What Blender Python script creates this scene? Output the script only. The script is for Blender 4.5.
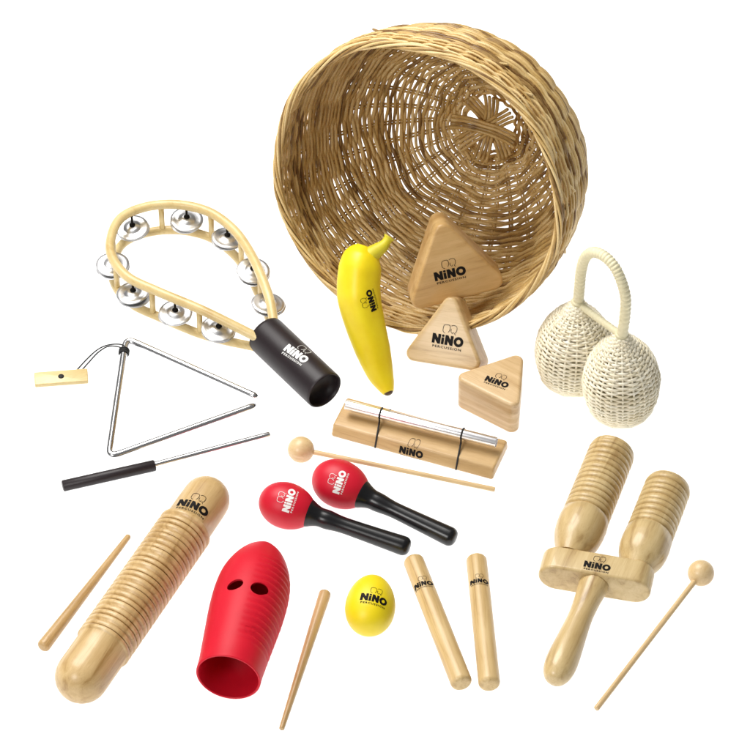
import bpy, bmesh, math, random
from mathutils import Vector, Matrix
from mathutils.bvhtree import BVHTree
for o in list(bpy.data.objects): bpy.data.objects.remove(o, do_unlink=True)
scn = bpy.context.scene
COL = scn.collection
PI = math.pi
V = Vector
rnd = random.Random(7)

# ------------------------------------------------------------------ camera
ELEV = math.radians(46.0)
DIST = 3.6
RIGHT = V((1, 0, 0)); UP = V((0, math.sin(ELEV), math.cos(ELEV))); FWD = V((0, math.cos(ELEV), -math.sin(ELEV)))
CAM = -FWD * DIST
cd = bpy.data.cameras.new('camera'); cam = bpy.data.objects.new('camera', cd); COL.objects.link(cam)
cam.matrix_world = Matrix.Translation(CAM) @ Matrix((RIGHT, UP, -FWD)).transposed().to_4x4()
cd.sensor_width = 36.0; cd.lens = 36.0 * DIST / 0.75
cd.clip_start = 0.05; cd.clip_end = 50
scn.camera = cam

# ------------------------------------------------------------------ world (studio room, soft grey-white)
w = bpy.data.worlds.new('World'); scn.world = w; w.use_nodes = True
nt = w.node_tree; bg = nt.nodes['Background']
tc = nt.nodes.new('ShaderNodeTexCoord'); sx = nt.nodes.new('ShaderNodeSeparateXYZ'); cr = nt.nodes.new('ShaderNodeValToRGB')
nt.links.new(tc.outputs['Generated'], sx.inputs[0]); nt.links.new(sx.outputs['Z'], cr.inputs[0]); nt.links.new(cr.outputs[0], bg.inputs[0])
cr.color_ramp.elements[0].position = 0.0; cr.color_ramp.elements[0].color = (.45, .45, .45, 1)
cr.color_ramp.elements[1].position = 0.9; cr.color_ramp.elements[1].color = (.75, .75, .75, 1)
bg.inputs[1].default_value = 0.28

def area(name, loc, target, size, sizey, power, color=(1, 1, 1)):
    l = bpy.data.lights.new(name, 'AREA'); l.shape = 'RECTANGLE'; l.size = size; l.size_y = sizey
    l.energy = power; l.color = color
    o = bpy.data.objects.new(name, l); COL.objects.link(o)
    o.location = loc; o.rotation_euler = (V(target) - V(loc)).to_track_quat('-Z', 'Y').to_euler()
    return o
area('key_softbox', (-0.75, 0.75, 2.2), (0.0, 0.0, 0), 1.7, 1.5, 86, (1, .98, .95))
area('front_softbox', (-1.3, -1.7, 1.5), (0, 0, 0), 0.7, 0.7, 24, (1, .99, .97))
area('added_underlight', (0, 0, -0.75), (0, 0, 0), 3.2, 3.2, 82)      # added unseen lamp: whitens the sheet and washes out contact shadows

scn.view_settings.view_transform = 'Standard'; scn.view_settings.look = 'None'
scn.view_settings.exposure = 0.0; scn.view_settings.gamma = 1.0
scn.render.engine = 'CYCLES'
scn.cycles.max_bounces = 8; scn.cycles.diffuse_bounces = 4; scn.cycles.transmission_bounces = 4

# ------------------------------------------------------------------ placing helpers (1 px of the 750 px frame = 1 mm at the table centre)
def ray(px, py): return FWD * DIST + RIGHT * ((px - 375) * .001) + UP * ((375 - py) * .001)
def kz(px, py, z=0.0): d = ray(px, py); return (z - CAM.z) / d.z
def G(px, py, z=0.0): return CAM + ray(px, py) * kz(px, py, z)
def S(px, py, z=0.0): return .001 * kz(px, py, z)
def cv(r, u, a): return RIGHT * r + UP * u + FWD * a       # a direction given as right / up / away

# ------------------------------------------------------------------ materials
MATS = {}
def base_mat(name, col, rough=.45, metal=0.0, coat=0.0, spec=.5):
    m = bpy.data.materials.new(name); m.use_nodes = True; b = m.node_tree.nodes['Principled BSDF']
    b.inputs['Base Color'].default_value = (*col, 1); b.inputs['Roughness'].default_value = rough
    b.inputs['Metallic'].default_value = metal; b.inputs['Coat Weight'].default_value = coat
    b.inputs['Coat Roughness'].default_value = .12; b.inputs['Specular IOR Level'].default_value = spec
    MATS[name] = m; return m, m.node_tree, b
def noise(nt, scale, detail=4, rough=.55, vec=None, mscale=None, loc=(0, 0, 0), dist=0.0):
    n = nt.nodes.new('ShaderNodeTexNoise'); n.inputs['Scale'].default_value = scale; n.inputs['Detail'].default_value = detail
    n.inputs['Roughness'].default_value = rough; n.inputs['Distortion'].default_value = dist
    t = nt.nodes.new('ShaderNodeTexCoord'); mp = nt.nodes.new('ShaderNodeMapping')
    if mscale: mp.inputs['Scale'].default_value = mscale
    mp.inputs['Location'].default_value = loc
    nt.links.new(t.outputs['Object'], mp.inputs[0]); nt.links.new(mp.outputs[0], n.inputs['Vector']); return n
def ramp(nt, src, stops):
    r = nt.nodes.new('ShaderNodeValToRGB'); e = r.color_ramp.elements
    e[0].position, e[0].color = stops[0][0], (*stops[0][1], 1)
    e[1].position, e[1].color = stops[-1][0], (*stops[-1][1], 1)
    for p, c in stops[1:-1]:
        x = e.new(p); x.color = (*c, 1)
    nt.links.new(src, r.inputs[0]); return r
def mixc(nt, a, b, fac, mode='MULTIPLY'):
    m = nt.nodes.new('ShaderNodeMix'); m.data_type = 'RGBA'; m.blend_type = mode
    if isinstance(fac, float): m.inputs[0].default_value = fac
    else: nt.links.new(fac, m.inputs[0])
    nt.links.new(a, m.inputs[6]); nt.links.new(b, m.inputs[7]); return m.outputs[2]
def bump(nt, b, src, strength=.2, dist=.0005):
    bp = nt.nodes.new('ShaderNodeBump'); bp.inputs['Strength'].default_value = strength; bp.inputs['Distance'].default_value = dist
    nt.links.new(src, bp.inputs['Height']); nt.links.new(bp.outputs[0], b.inputs['Normal'])
def wood(name, light, mid, dark, rough=.42, coat=.15, seed=0.0, stretch=(10, 110, 110), bands=0.0):
    m, nt, b = base_mat(name, mid, rough, 0, coat)
    n1 = noise(nt, 1.0, 5, .6, mscale=stretch, loc=(seed, seed * 1.7, seed * .6), dist=.6)
    r1 = ramp(nt, n1.outputs['Fac'], [(.28, dark), (.45, mid), (.72, light)])
    n2 = noise(nt, 1.0, 3, .6, mscale=(60, 900, 900), loc=(seed + 3, 1, 2))       # pores
    r2 = ramp(nt, n2.outputs['Fac'], [(.30, (.80, .74, .64)), (.46, (1, 1, 1))])
    out = mixc(nt, r1.outputs[0], r2.outputs[0], .55)
    n3 = noise(nt, 16, 3, .5, loc=(seed, 5, 5)); r3 = ramp(nt, n3.outputs['Fac'], [(.35, (.84, .78, .68)), (.65, (1, 1, 1))])
    out = mixc(nt, out, r3.outputs[0], .7)
    if bands:
        wv = nt.nodes.new('ShaderNodeTexWave'); wv.wave_type = 'BANDS'; wv.bands_direction = 'Z'
        wv.inputs['Scale'].default_value = bands; wv.inputs['Distortion'].default_value = 3.5; wv.inputs['Detail'].default_value = 2; wv.inputs['Detail Scale'].default_value = .6
        t = nt.nodes.new('ShaderNodeTexCoord'); mp = nt.nodes.new('ShaderNodeMapping'); mp.inputs['Scale'].default_value = (.25, .45, 1)
        mp.inputs['Location'].default_value = (seed, 0, seed)
        nt.links.new(t.outputs['Object'], mp.inputs[0]); nt.links.new(mp.outputs[0], wv.inputs['Vector'])
        r4 = ramp(nt, wv.outputs['Fac'], [(.15, (.80, .68, .52)), (.6, (1, 1, 1))])
        out = mixc(nt, out, r4.outputs[0], .55)
    nt.links.new(out, b.inputs['Base Color']); bump(nt, b, n2.outputs['Fac'], .12, .0004); return m
wood('wood_guiro', (.67, .49, .25), (.55, .375, .165), (.37, .22, .075), seed=1)
wood('wood_agogo', (.68, .53, .28), (.56, .41, .19), (.38, .245, .095), coat=.3, seed=2)
wood('wood_clave', (.71, .54, .28), (.60, .43, .20), (.42, .27, .105), seed=3, coat=.05, stretch=(8, 160, 160))
wood('wood_stick', (.58, .40, .19), (.48, .31, .13), (.36, .21, .08), seed=4)
wood('wood_dowel', (.70, .52, .29), (.62, .44, .22), (.50, .33, .14), seed=5)
wood('wood_base', (.62, .43, .21), (.52, .34, .15), (.38, .22, .085), seed=6)
wood('wood_block_dark', (.74, .52, .25), (.65, .43, .18), (.48, .28, .10), seed=7, bands=11)
wood('wood_block_mid', (.68, .50, .28), (.59, .42, .21), (.43, .28, .12), seed=8, bands=9)
wood('wood_block_light', (.70, .52, .30), (.60, .42, .22), (.46, .29, .13), seed=9, bands=22)
wood('wood_hoop', (.74, .59, .30), (.66, .51, .235), (.56, .40, .16), seed=10, rough=.38, stretch=(30, 60, 60))
wood('wood_ball', (.72, .55, .32), (.65, .47, .24), (.54, .36, .16), seed=11)
def plastic(name, col, rough, coat=0.0, bs=.05, ns=900, spec=.5):
    m, nt, b = base_mat(name, col, rough, 0, coat, spec)
    n = noise(nt, ns, 2); bump(nt, b, n.outputs['Fac'], bs, .0003)
    n2 = noise(nt, 30, 3); r = ramp(nt, n2.outputs['Fac'], [(.3, tuple(c * .9 for c in col)), (.7, col)])
    nt.links.new(r.outputs[0], b.inputs['Base Color']); return m
plastic('red_plastic', (.60, .006, .026), .45, .0, .10, 700, .4)
plastic('red_shell', (.62, .007, .024), .48, .0, .15, 400, .25)
plastic('black_plastic', (.006, .006, .007), .30, .1, spec=.4)
plastic('black_rubber', (.018, .012, .014), .42, 0, .2, 1500, .35)
plastic('black_cord', (.012, .012, .012), .7)
plastic('egg_yellow', (.85, .66, .004), .45, 0, .1)
plastic('ink_black', (.008, .006, .005), .6, spec=.15)
plastic('ink_white', (.85, .85, .83), .5)
plastic('tip_brown', (.07, .035, .012), .6)
m, nt_, b = base_mat('banana_yellow', (.85, .68, .01), .42)
n = noise(nt_, 1, 3, mscale=(40, 40, 40)); r = ramp(nt_, n.outputs['Fac'], [(.3, (.80, .60, .004)), (.7, (.88, .72, .012))])
nt_.links.new(r.outputs[0], b.inputs['Base Color'])
plastic('banana_stem', (.66, .57, .02), .5)
m, nt_, b = base_mat('chrome', (.74, .74, .75), .2, 1.0)
n = noise(nt_, 200, 3); bump(nt_, b, n.outputs['Fac'], .05, .0003)
m, nt_, b = base_mat('jingle_metal', (.66, .66, .67), .22, 1.0)
n = noise(nt_, 60, 4); r = ramp(nt_, n.outputs['Fac'], [(.3, (.30, .30, .30)), (.7, (.46, .46, .46))]); nt_.links.new(r.outputs[0], b.inputs['Roughness'])
bump(nt_, b, n.outputs['Fac'], .25, .002)
m, nt_, b = base_mat('aluminium', (.93, .92, .94), .32, 1.0)
def cane(name, light, mid, dark, rough=.45, coat=.1):
    m, nt, b = base_mat(name, mid, rough, 0, coat)
    at = nt.nodes.new('ShaderNodeAttribute'); at.attribute_name = 'tone'
    n1 = noise(nt, 55, 4, .6)
    mt = nt.nodes.new('ShaderNodeMath'); mt.operation = 'ADD'
    nt.links.new(at.outputs['Fac'], mt.inputs[0]); nt.links.new(n1.outputs['Fac'], mt.inputs[1])
    m2 = nt.nodes.new('ShaderNodeMath'); m2.operation = 'MULTIPLY'; m2.inputs[1].default_value = .5; nt.links.new(mt.outputs[0], m2.inputs[0])
    r = ramp(nt, m2.outputs[0], [(.22, dark), (.48, mid), (.75, light)])
    n2 = noise(nt, 900, 3); r2 = ramp(nt, n2.outputs['Fac'], [(.35, (.72, .62, .48)), (.6, (1, 1, 1))])
    nt.links.new(mixc(nt, r.outputs[0], r2.outputs[0], .5 if name == 'wicker' else .12), b.inputs['Base Color']); bump(nt, b, n2.outputs['Fac'], .25, .0004); return m
cane('wicker', (.86, .66, .33), (.64, .425, .15), (.19, .09, .020))
cane('pale_cane', (.93, .89, .75), (.91, .85, .68), (.82, .74, .54), .55, 0)
cane('wrap_cane', (.80, .75, .53), (.75, .69, .46), (.64, .57, .35), .5, 0)
# white surface made translucent so the added lamp below glows through it
m = bpy.data.materials.new('underlit_sheet'); m.use_nodes = True; nt_ = m.node_tree; nt_.nodes.clear(); MATS['underlit_sheet'] = m
df = nt_.nodes.new('ShaderNodeBsdfDiffuse'); df.inputs[0].default_value = (.92, .92, .915, 1)
tr = nt_.nodes.new('ShaderNodeBsdfTranslucent'); tr.inputs[0].default_value = (.97, .97, .965, 1)
mx = nt_.nodes.new('ShaderNodeMixShader'); mx.inputs[0].default_value = .5; ou = nt_.nodes.new('ShaderNodeOutputMaterial')
nt_.links.new(df.outputs[0], mx.inputs[1]); nt_.links.new(tr.outputs[0], mx.inputs[2]); nt_.links.new(mx.outputs[0], ou.inputs[0])

# ------------------------------------------------------------------ mesh helpers: everything is a mesh list (verts, faces) in metres
class M:
    def __init__(s): s.v = []; s.f = []; s.tone = []
    def add(s, v, f, tone=.5):
        o = len(s.v); s.v += [V(p) for p in v]; s.f += [tuple(i + o for i in q) for q in f]; s.tone += [tone] * len(v); return s
def lathe(m, A, B, prof, seg=48, tone=.5, squash=None):
    """prof: list of (distance along A->B in metres, radius)"""
    ax = (B - A).normalized(); e1 = V((0, 0, 1)).cross(ax)
    e1 = e1.normalized() if e1.length > 1e-4 else V((1, 0, 0)); e2 = ax.cross(e1)
    v = []; f = []
    for (d, r) in prof:
        for j in range(seg):
            a = 2 * PI * j / seg; x = math.cos(a); y = math.sin(a)
            if squash: k = squash(d, a)
            else: k = 1
            v.append(A + ax * d + (e1 * x + e2 * y) * (max(r, 1e-6) * k))
    for i in range(len(prof) - 1):
        for j in range(seg):
            f.append((i * seg + j, i * seg + (j + 1) % seg, (i + 1) * seg + (j + 1) % seg, (i + 1) * seg + j))
    if prof[0][1] > 1e-5: f.append(tuple(range(seg))[::-1])
    if prof[-1][1] > 1e-5: f.append(tuple((len(prof) - 1) * seg + j for j in range(seg)))
    return m.add(v, f, tone)
def tube(m, pts, rad, seg=8, closed=False, tone=.5, cap=True, flat=None):
    n = len(pts); pts = [V(p) for p in pts]
    if not hasattr(rad, '__len__'): rad = [rad] * n
    T = []
    for i in range(n):
        a = pts[(i - 1) % n] if (closed or i > 0) else pts[i]; b = pts[(i + 1) % n] if (closed or i < n - 1) else pts[i]
        T.append((b - a).normalized())
    nrm = T[0].orthogonal().normalized() if flat is None else flat[0]
    v = []; f = []
    for i in range(n):
        if flat is not None: nrm = flat[i]
        nrm = (nrm - T[i] * nrm.dot(T[i])).normalized(); bn = T[i].cross(nrm)
        for j in range(seg):
            a = 2 * PI * j / seg; v.append(pts[i] + (nrm * math.cos(a) + bn * math.sin(a)) * rad[i])
    for i in range(n if closed else n - 1):
        i2 = (i + 1) % n
        for j in range(seg): f.append((i * seg + j, i * seg + (j + 1) % seg, i2 * seg + (j + 1) % seg, i2 * seg + j))
    if not closed and cap:
        f.append(tuple(range(seg))[::-1]); f.append(tuple((n - 1) * seg + j for j in range(seg)))
    return m.add(v, f, tone)
def crom(pts, per=12, closed=False):
    out = []; n = len(pts); P = [V(p) for p in pts]
    rng = n if closed else n - 1
    for i in range(rng):
        p0 = P[(i - 1) % n] if (closed or i > 0) else P[0] * 2 - P[1]; p1 = P[i]; p2 = P[(i + 1) % n]
        p3 = P[(i + 2) % n] if (closed or i < n - 2) else P[-1] * 2 - P[-2]
        for k in range(per):
            t = k / per
            out.append(.5 * ((2 * p1) + (p2 - p0) * t + (2 * p0 - 5 * p1 + 4 * p2 - p3) * t * t + (3 * p1 - p0 - 3 * p2 + p3) * t ** 3))
    if not closed: out.append(P[-1].copy())
    return out
def lerp_table(tab, x):
    if x <= tab[0][0]: return tab[0][1]
    for (a, b), (c, d) in zip(tab, tab[1:]):
        if x <= c: 
            t = (x - a) / (c - a); return b + (d - b) * t
    return tab[-1][1]
def smooth_tab(tab, per=8):
    return [(p.x, p.y) for p in crom([V((a, b, 0)) for a, b in tab], per)]
def hullprism(m, circ, rc, O, ex, ey, ez, T, bev, n=8, nb=5):
    """rounded prism: convex corner centres circ (ccw, in the ex/ey plane), corner radius rc, thickness T along ez, bevel bev"""
    N = len(circ); prof = []
    for i in range(nb + 1):
        a = PI / 2 * i / nb; prof.append((bev * (1 - math.sin(a)), bev * (1 - math.cos(a))))
    full = prof + [(o, T - h) for (o, h) in reversed(prof)]
    ring = []
    for i in range(N):
        p = V(circ[i - 1]); c = V(circ[i]); q = V(circ[(i + 1) % N])
        d1 = (c - p).normalized(); d2 = (q - c).normalized()
        a1 = math.atan2(-d1.x, d1.y); a2 = math.atan2(-d2.x, d2.y)
        while a2 < a1: a2 += 2 * PI
        for k in range(n + 1): ring.append((c, a1 + (a2 - a1) * k / n))
    L = len(ring); v = []; f = []
    for (o, h) in full:
        for (c, a) in ring:
            r = rc - o; v.append(O + ex * (c.x + r * math.cos(a)) + ey * (c.y + r * math.sin(a)) + ez * h)
    for i in range(len(full) - 1):
        for j in range(L): f.append((i * L + j, i * L + (j + 1) % L, (i + 1) * L + (j + 1) % L, (i + 1) * L + j))
    f.append(tuple(range(L))[::-1]); f.append(tuple((len(full) - 1) * L + j for j in range(L)))
    return m.add(v, f)

# ------------------------------------------------------------------ object helpers
WM = {}; BV = {}
def empty(name, label, cat, loc, xdir=V((1, 0, 0)), group=None, mat=None):
    o = bpy.data.objects.new(name, None); COL.objects.link(o); o.empty_display_size = .02
    if mat is None:
        x = V((xdir.x, xdir.y, 0)).normalized(); y = V((0, 0, 1)).cross(x)
        mat = Matrix.Translation(loc) @ Matrix((x, y, V((0, 0, 1)))).transposed().to_4x4()
    o.matrix_world = mat; WM[o.name] = mat.copy()
    o['label'] = label; o['category'] = cat
    if group: o['group'] = group
    return o
def mesh(name, m, matname, parent=None, smooth=True, angle=None, label=None, frame=None):
    """link m as one object; its vertices are stored in the parent's (or its own) frame"""
    mat = WM[parent.name] if parent is not None else (frame if frame is not None else Matrix.Identity(4))
    inv = mat.inverted()
    me = bpy.data.meshes.new(name); me.from_pydata([inv @ p for p in m.v], [], m.f); me.update()
    bm = bmesh.new(); bm.from_mesh(me); bmesh.ops.recalc_face_normals(bm, faces=bm.faces)
    if angle is not None:
        for e in bm.edges:
            if len(e.link_faces) == 2 and e.calc_face_angle(0) > math.radians(angle): e.smooth = False
    bm.to_mesh(me); bm.free()
    if matname in ('wicker', 'pale_cane', 'wrap_cane'):
        at = me.attributes.new('tone', 'FLOAT', 'POINT')
        at.data.foreach_set('value', m.tone)
    me.materials.append(MATS[matname])
    if smooth: me.polygons.foreach_set('use_smooth', [True] * len(me.polygons))
    o = bpy.data.objects.new(name, me); COL.objects.link(o)
    if parent is not None: o.parent = parent; WM[o.name] = mat
    else: o.matrix_world = mat; WM[o.name] = mat.copy()
    if label: o['label'] = label
    BV[o.name] = (m.v, m.f)
    return o
def yaw(loc, d):
    x = V((d.x, d.y, 0)).normalized(); y = V((0, 0, 1)).cross(x)
    return Matrix.Translation(loc) @ Matrix((x, y, V((0, 0, 1)))).transposed().to_4x4()
def tag(o, label, cat, group=None):
    o['label'] = label; o['category'] = cat
    if group: o['group'] = group
def bvh_of(o):
    v, f = BV[o.name]; return BVHTree.FromPolygons(v, f)

# ------------------------------------------------------------------ the printed mark: NINO, PERCUSSION below, the small outlined figure above
def _font(body, width, cx, cy, height=None, off=0.0):
    c = bpy.data.curves.new('t', 'FONT'); c.body = body; c.size = 1; c.align_x = 'CENTER'; c.space_character = 1.25; c.offset = off; c.resolution_u = 2
    o = bpy.data.objects.new('t', c); COL.objects.link(o)
    bpy.context.view_layer.update()
    me = bpy.data.meshes.new_from_object(o.evaluated_get(bpy.context.evaluated_depsgraph_get()))
    vs = [tuple(v.co) for v in me.vertices]; fs = [tuple(p.vertices) for p in me.polygons]
    bpy.data.objects.remove(o); bpy.data.meshes.remove(me); bpy.data.curves.remove(c)
    x0 = min(v[0] for v in vs); x1 = max(v[0] for v in vs); s = width / (x1 - x0); y0 = min(v[1] for v in vs); y1 = max(v[1] for v in vs)
    sy = s if height is None else height / (y1 - y0)
    return [((v[0] - (x0 + x1) / 2) * s + cx, (v[1] - (y0 + y1) / 2) * sy + cy) for v in vs], fs
def build_logo():
    V2 = []; F2 = []
    def add(v, f):
        o = len(V2); V2.extend(v); F2.extend([tuple(i + o for i in q) for q in f])
    h = .30
    def poly(pts): add(pts, [tuple(range(len(pts)))])
    def letN(x, w, s=.09, y=-.15, h=h):
        a = .19; poly([(x, y), (x + s, y), (x + s, y + h - a + .02), (x + w - s, y), (x + w, y), (x + w, y + h), (x + w - s, y + h), (x + w - s, y + a - .02), (x + s, y + h), (x, y + h)])
    letN(-.5, .27); letN(-.09, .26)
    poly([(-.205, -.15), (-.12, -.15), (-.12, .06), (-.205, .06)])
    n = 12; c = (-.162, .115); poly([(c[0] + .045 * math.cos(2 * PI * i / n), c[1] + .04 * math.sin(2 * PI * i / n)) for i in range(n)])
    n = 24; cx, cy = .345, .0; v = []; f = []
    for i in range(n):
        a = 2 * PI * i / n; v += [(cx + .155 * math.cos(a), cy + .155 * math.sin(a)), (cx + .065 * math.cos(a), cy + .07 * math.sin(a))]
    for i in range(n): j = (i + 1) % n; f.append((2 * i, 2 * j, 2 * j + 1, 2 * i + 1))
    add(v, f)
    v, f = _font('PERCUSSION', .92, .0, -.235, .075, .02); add(v, f)
    def stroke(pts, w=.016, closed=False):
        P = [V((p[0], p[1], 0)) for p in pts]; P = [p.to_2d() for p in crom(P, 5, closed)]
        n = len(P); v = []
        for i in range(n):
            a = P[(i - 1) % n] if closed or i else P[i]; b = P[(i + 1) % n] if closed or i < n - 1 else P[i]
            d = (b - a).normalized(); nn = V((-d.y, d.x)); v += [tuple(P[i] + nn * w / 2), tuple(P[i] - nn * w / 2)]
        f = [(2 * i, 2 * ((i + 1) % n), 2 * ((i + 1) % n) + 1, 2 * i + 1) for i in range(n if closed else n - 1)]
        add(v, f)
    stroke([(-.12, .20), (-.19, .25), (-.20, .36), (-.17, .45), (-.08, .47), (-.01, .46), (.02, .40), (.01, .30), (-.03, .24)])
    stroke([(.05, .45), (.12, .48), (.21, .46), (.24, .38), (.22, .28), (.18, .24), (.22, .19)])
    stroke([(.06, .36), (.06, .28), (.10, .23), (.15, .27)])
    bm = bmesh.new(); vs = [bm.verts.new((x, y, 0)) for x, y in V2]
    for q in F2:
        try: bm.faces.new([vs[i] for i in q])
        except ValueError: pass
    big = [f for f in bm.faces if len(f.verts) >= 3]
    bmesh.ops.triangulate(bm, faces=big)
    for _ in range(3):
        es = [e for e in bm.edges if e.calc_length() > .06]
        if not es: break
        bmesh.ops.subdivide_edges(bm, edges=es, cuts=1)
        bmesh.ops.triangulate(bm, faces=[f for f in bm.faces if len(f.verts) > 3])
    bm.verts.index_update(); bm.faces.ensure_lookup_table()
    R = ([(v.co.x, v.co.y) for v in bm.verts], [tuple(v.index for v in f.verts) for f in bm.faces]); bm.free(); return R
LOGO = build_logo()
def logo(body, parent, p0, p1, ink='ink_black', name='printed_logo', only=None, lift=.00025, scale=1.0, skew=None):
    """print the mark where the two points p0 -> p1 (ends of the word) fall on the body"""
    B = bvh_of(body)
    h0 = B.ray_cast(CAM, ray(*p0).normalized()); h1 = B.ray_cast(CAM, ray(*p1).normalized())
    hm = B.ray_cast(CAM, ray((p0[0] + p1[0]) / 2, (p0[1] + p1[1]) / 2).normalized())
    if h0[0] is None or h1[0] is None or hm[0] is None: print('LOGO MISS', body.name); return
    nrm = hm[1] if hm[1].dot(CAM - hm[0]) > 0 else -hm[1]
    u = h1[0] - h0[0]; u = (u - nrm * u.dot(nrm)); wdt = u.length * scale; u.normalize(); vv = nrm.cross(u)
    m = M(); vs = []; ok = []
    for (x, y) in LOGO[0]:
        p = hm[0] + u * (x * wdt) + vv * (y * wdt)
        h = B.ray_cast(p + nrm * .03, -nrm, .06)
        if h[0] is None: vs.append(p); ok.append(False); continue
        hn = h[1] if h[1].dot(nrm) > 0 else -h[1]
        vs.append(h[0] + nrm * lift); ok.append(True)
    f = [q for q in LOGO[1] if all(ok[i] for i in q)]
    if only: f = [q for q in f if all(only(LOGO[0][i]) for i in q)]
    used = sorted({i for q in f for i in q}); mp = {i: k for k, i in enumerate(used)}
    m.add([vs[i] for i in used], [tuple(mp[i] for i in q) for q in f])
    return mesh(name, m, ink, parent, smooth=False)

# ------------------------------------------------------------------ setting: the white table sheet
m = M(); m.add([V((-1.6, -1.6, 0)), V((1.6, -1.6, 0)), V((1.6, 1.6, 0)), V((-1.6, 1.6, 0))], [(0, 1, 2, 3)])
g = mesh('table_surface', m, 'underlit_sheet', smooth=False); g['kind'] = 'structure'

# ------------------------------------------------------------------ weaving
def lump(p, s, a): return 1 + a * (.011 * math.sin(2 * p + .6) + .009 * math.sin(3 * p + 2.1) + .006 * math.sin(5 * p + 12 * s) + .004 * math.sin(9 * p + 30 * s))
def weave(m, C, e1, e2, ax, prof, s0, s1, step, N, rod, amp, seed, per=8, sides=7, jit=.0006, ph3=None, tonev=.9, skip=0.0, rmin=0.0, wob=0.0, dens=None, lmp=0.0):
    """prof: dense list of (t, r) from rim to bottom. rows are closed rings passing in front of and behind the stakes"""
    rn = random.Random(seed); L = [0]
    for a, b in zip(prof, prof[1:]): L.append(L[-1] + math.hypot(b[0] - a[0], b[1] - a[1]))
    def at(s):
        s = min(max(s, 0), L[-1]); 
        lo, hi = 0, len(L) - 1
        while hi - lo > 1:
            md = (lo + hi) // 2
            if L[md] <= s: lo = md
            else: hi = md
        u = (s - L[lo]) / (L[hi] - L[lo]); a, b = prof[lo], prof[hi]
        d = V((b[0] - a[0], b[1] - a[1])).normalized()
        return a[0] + (b[0] - a[0]) * u, a[1] + (b[1] - a[1]) * u, -d.y, d.x      # outward normal (t, r)
    s = s0; k = 0
    while s < min(s1, L[-1]):
        t, r, _, _ = at(s)
        if r < rmin: break
        nseg = max(48, int(N * per / 2 * 1.0)); nseg = int(N * per / 2)
        rr = rod * rn.uniform(.82, 1.15); a0 = rn.uniform(0, 6.28); m1 = rn.choice([2, 3, 5]); m2 = rn.choice([7, 9, 11]); am = amp * rn.uniform(.8, 1.15)
        ph = (k * PI) if ph3 is None else (k * 2 * PI / 3 * ph3)
        pts = []; fl = []; brk = rn.uniform(0, 6.28)
        for i in range(nseg):
            p = 2 * PI * i / nseg
            ss = s + wob * (math.sin(2 * p + s * 31) + .7 * math.sin(5 * p - s * 47 + 1) + .35 * math.sin(11 * p + s * 90)) * min(1, s / .03) + jit * (math.sin(m1 * p + a0) + .6 * math.sin(m2 * p + 2 * a0))
            t, r, nt_, nr_ = at(ss); q = N / 2 * p + ph + PI / 2
            off = am * (math.sin(q) + .10 * math.sin(3 * q))
            rad = e1 * math.cos(p) + e2 * math.sin(p)
            pts.append(C + ax * (t + nt_ * off) + rad * (r * lump(p, ss, lmp) + nr_ * off)); fl.append((ax * nt_ + rad * nr_))
        # per-strand tone; a ring is made of several cane lengths
        o = len(m.v); tube(m, pts, rr, sides, True, .5, flat=fl)
        nb = rn.randint(2, 4); tones = [min(1, max(0, rn.gauss(.5, .26) * tonev)) for _ in range(nb)]
        for i in range(nseg):
            tt = tones[int((i / nseg * nb + brk) % nb)]
            for j in range(sides): m.tone[o + i * sides + j] = tt
        s += step * (dens(s) if dens else 1) * rn.uniform(.90, 1.12) + (step * .7 if rn.random() < skip else 0); k += 1
    return at, L[-1]
def stakes(m, C, e1, e2, ax, at, sa, sb, N, rod, pair, seed, n=40, tone=.35, lmp=0.0):
    rn = random.Random(seed)
    for j in range(N):
        p0 = 2 * PI * (j) / N
        for q in ((-1, 1) if pair else (0,)):
            pts = []; 
            for i in range(n + 1):
                s = sa + (sb - sa) * i / n; t, r, nt_, nr_ = at(s); p = p0 + q * pair / max(r, .01)
                pts.append(C + ax * t + (e1 * math.cos(p) + e2 * math.sin(p)) * r * lump(p, s, lmp))
            tube(m, pts, rod * rn.uniform(.9, 1.1), 6, False, min(1, max(0, rn.gauss(tone, .15))))

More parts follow.
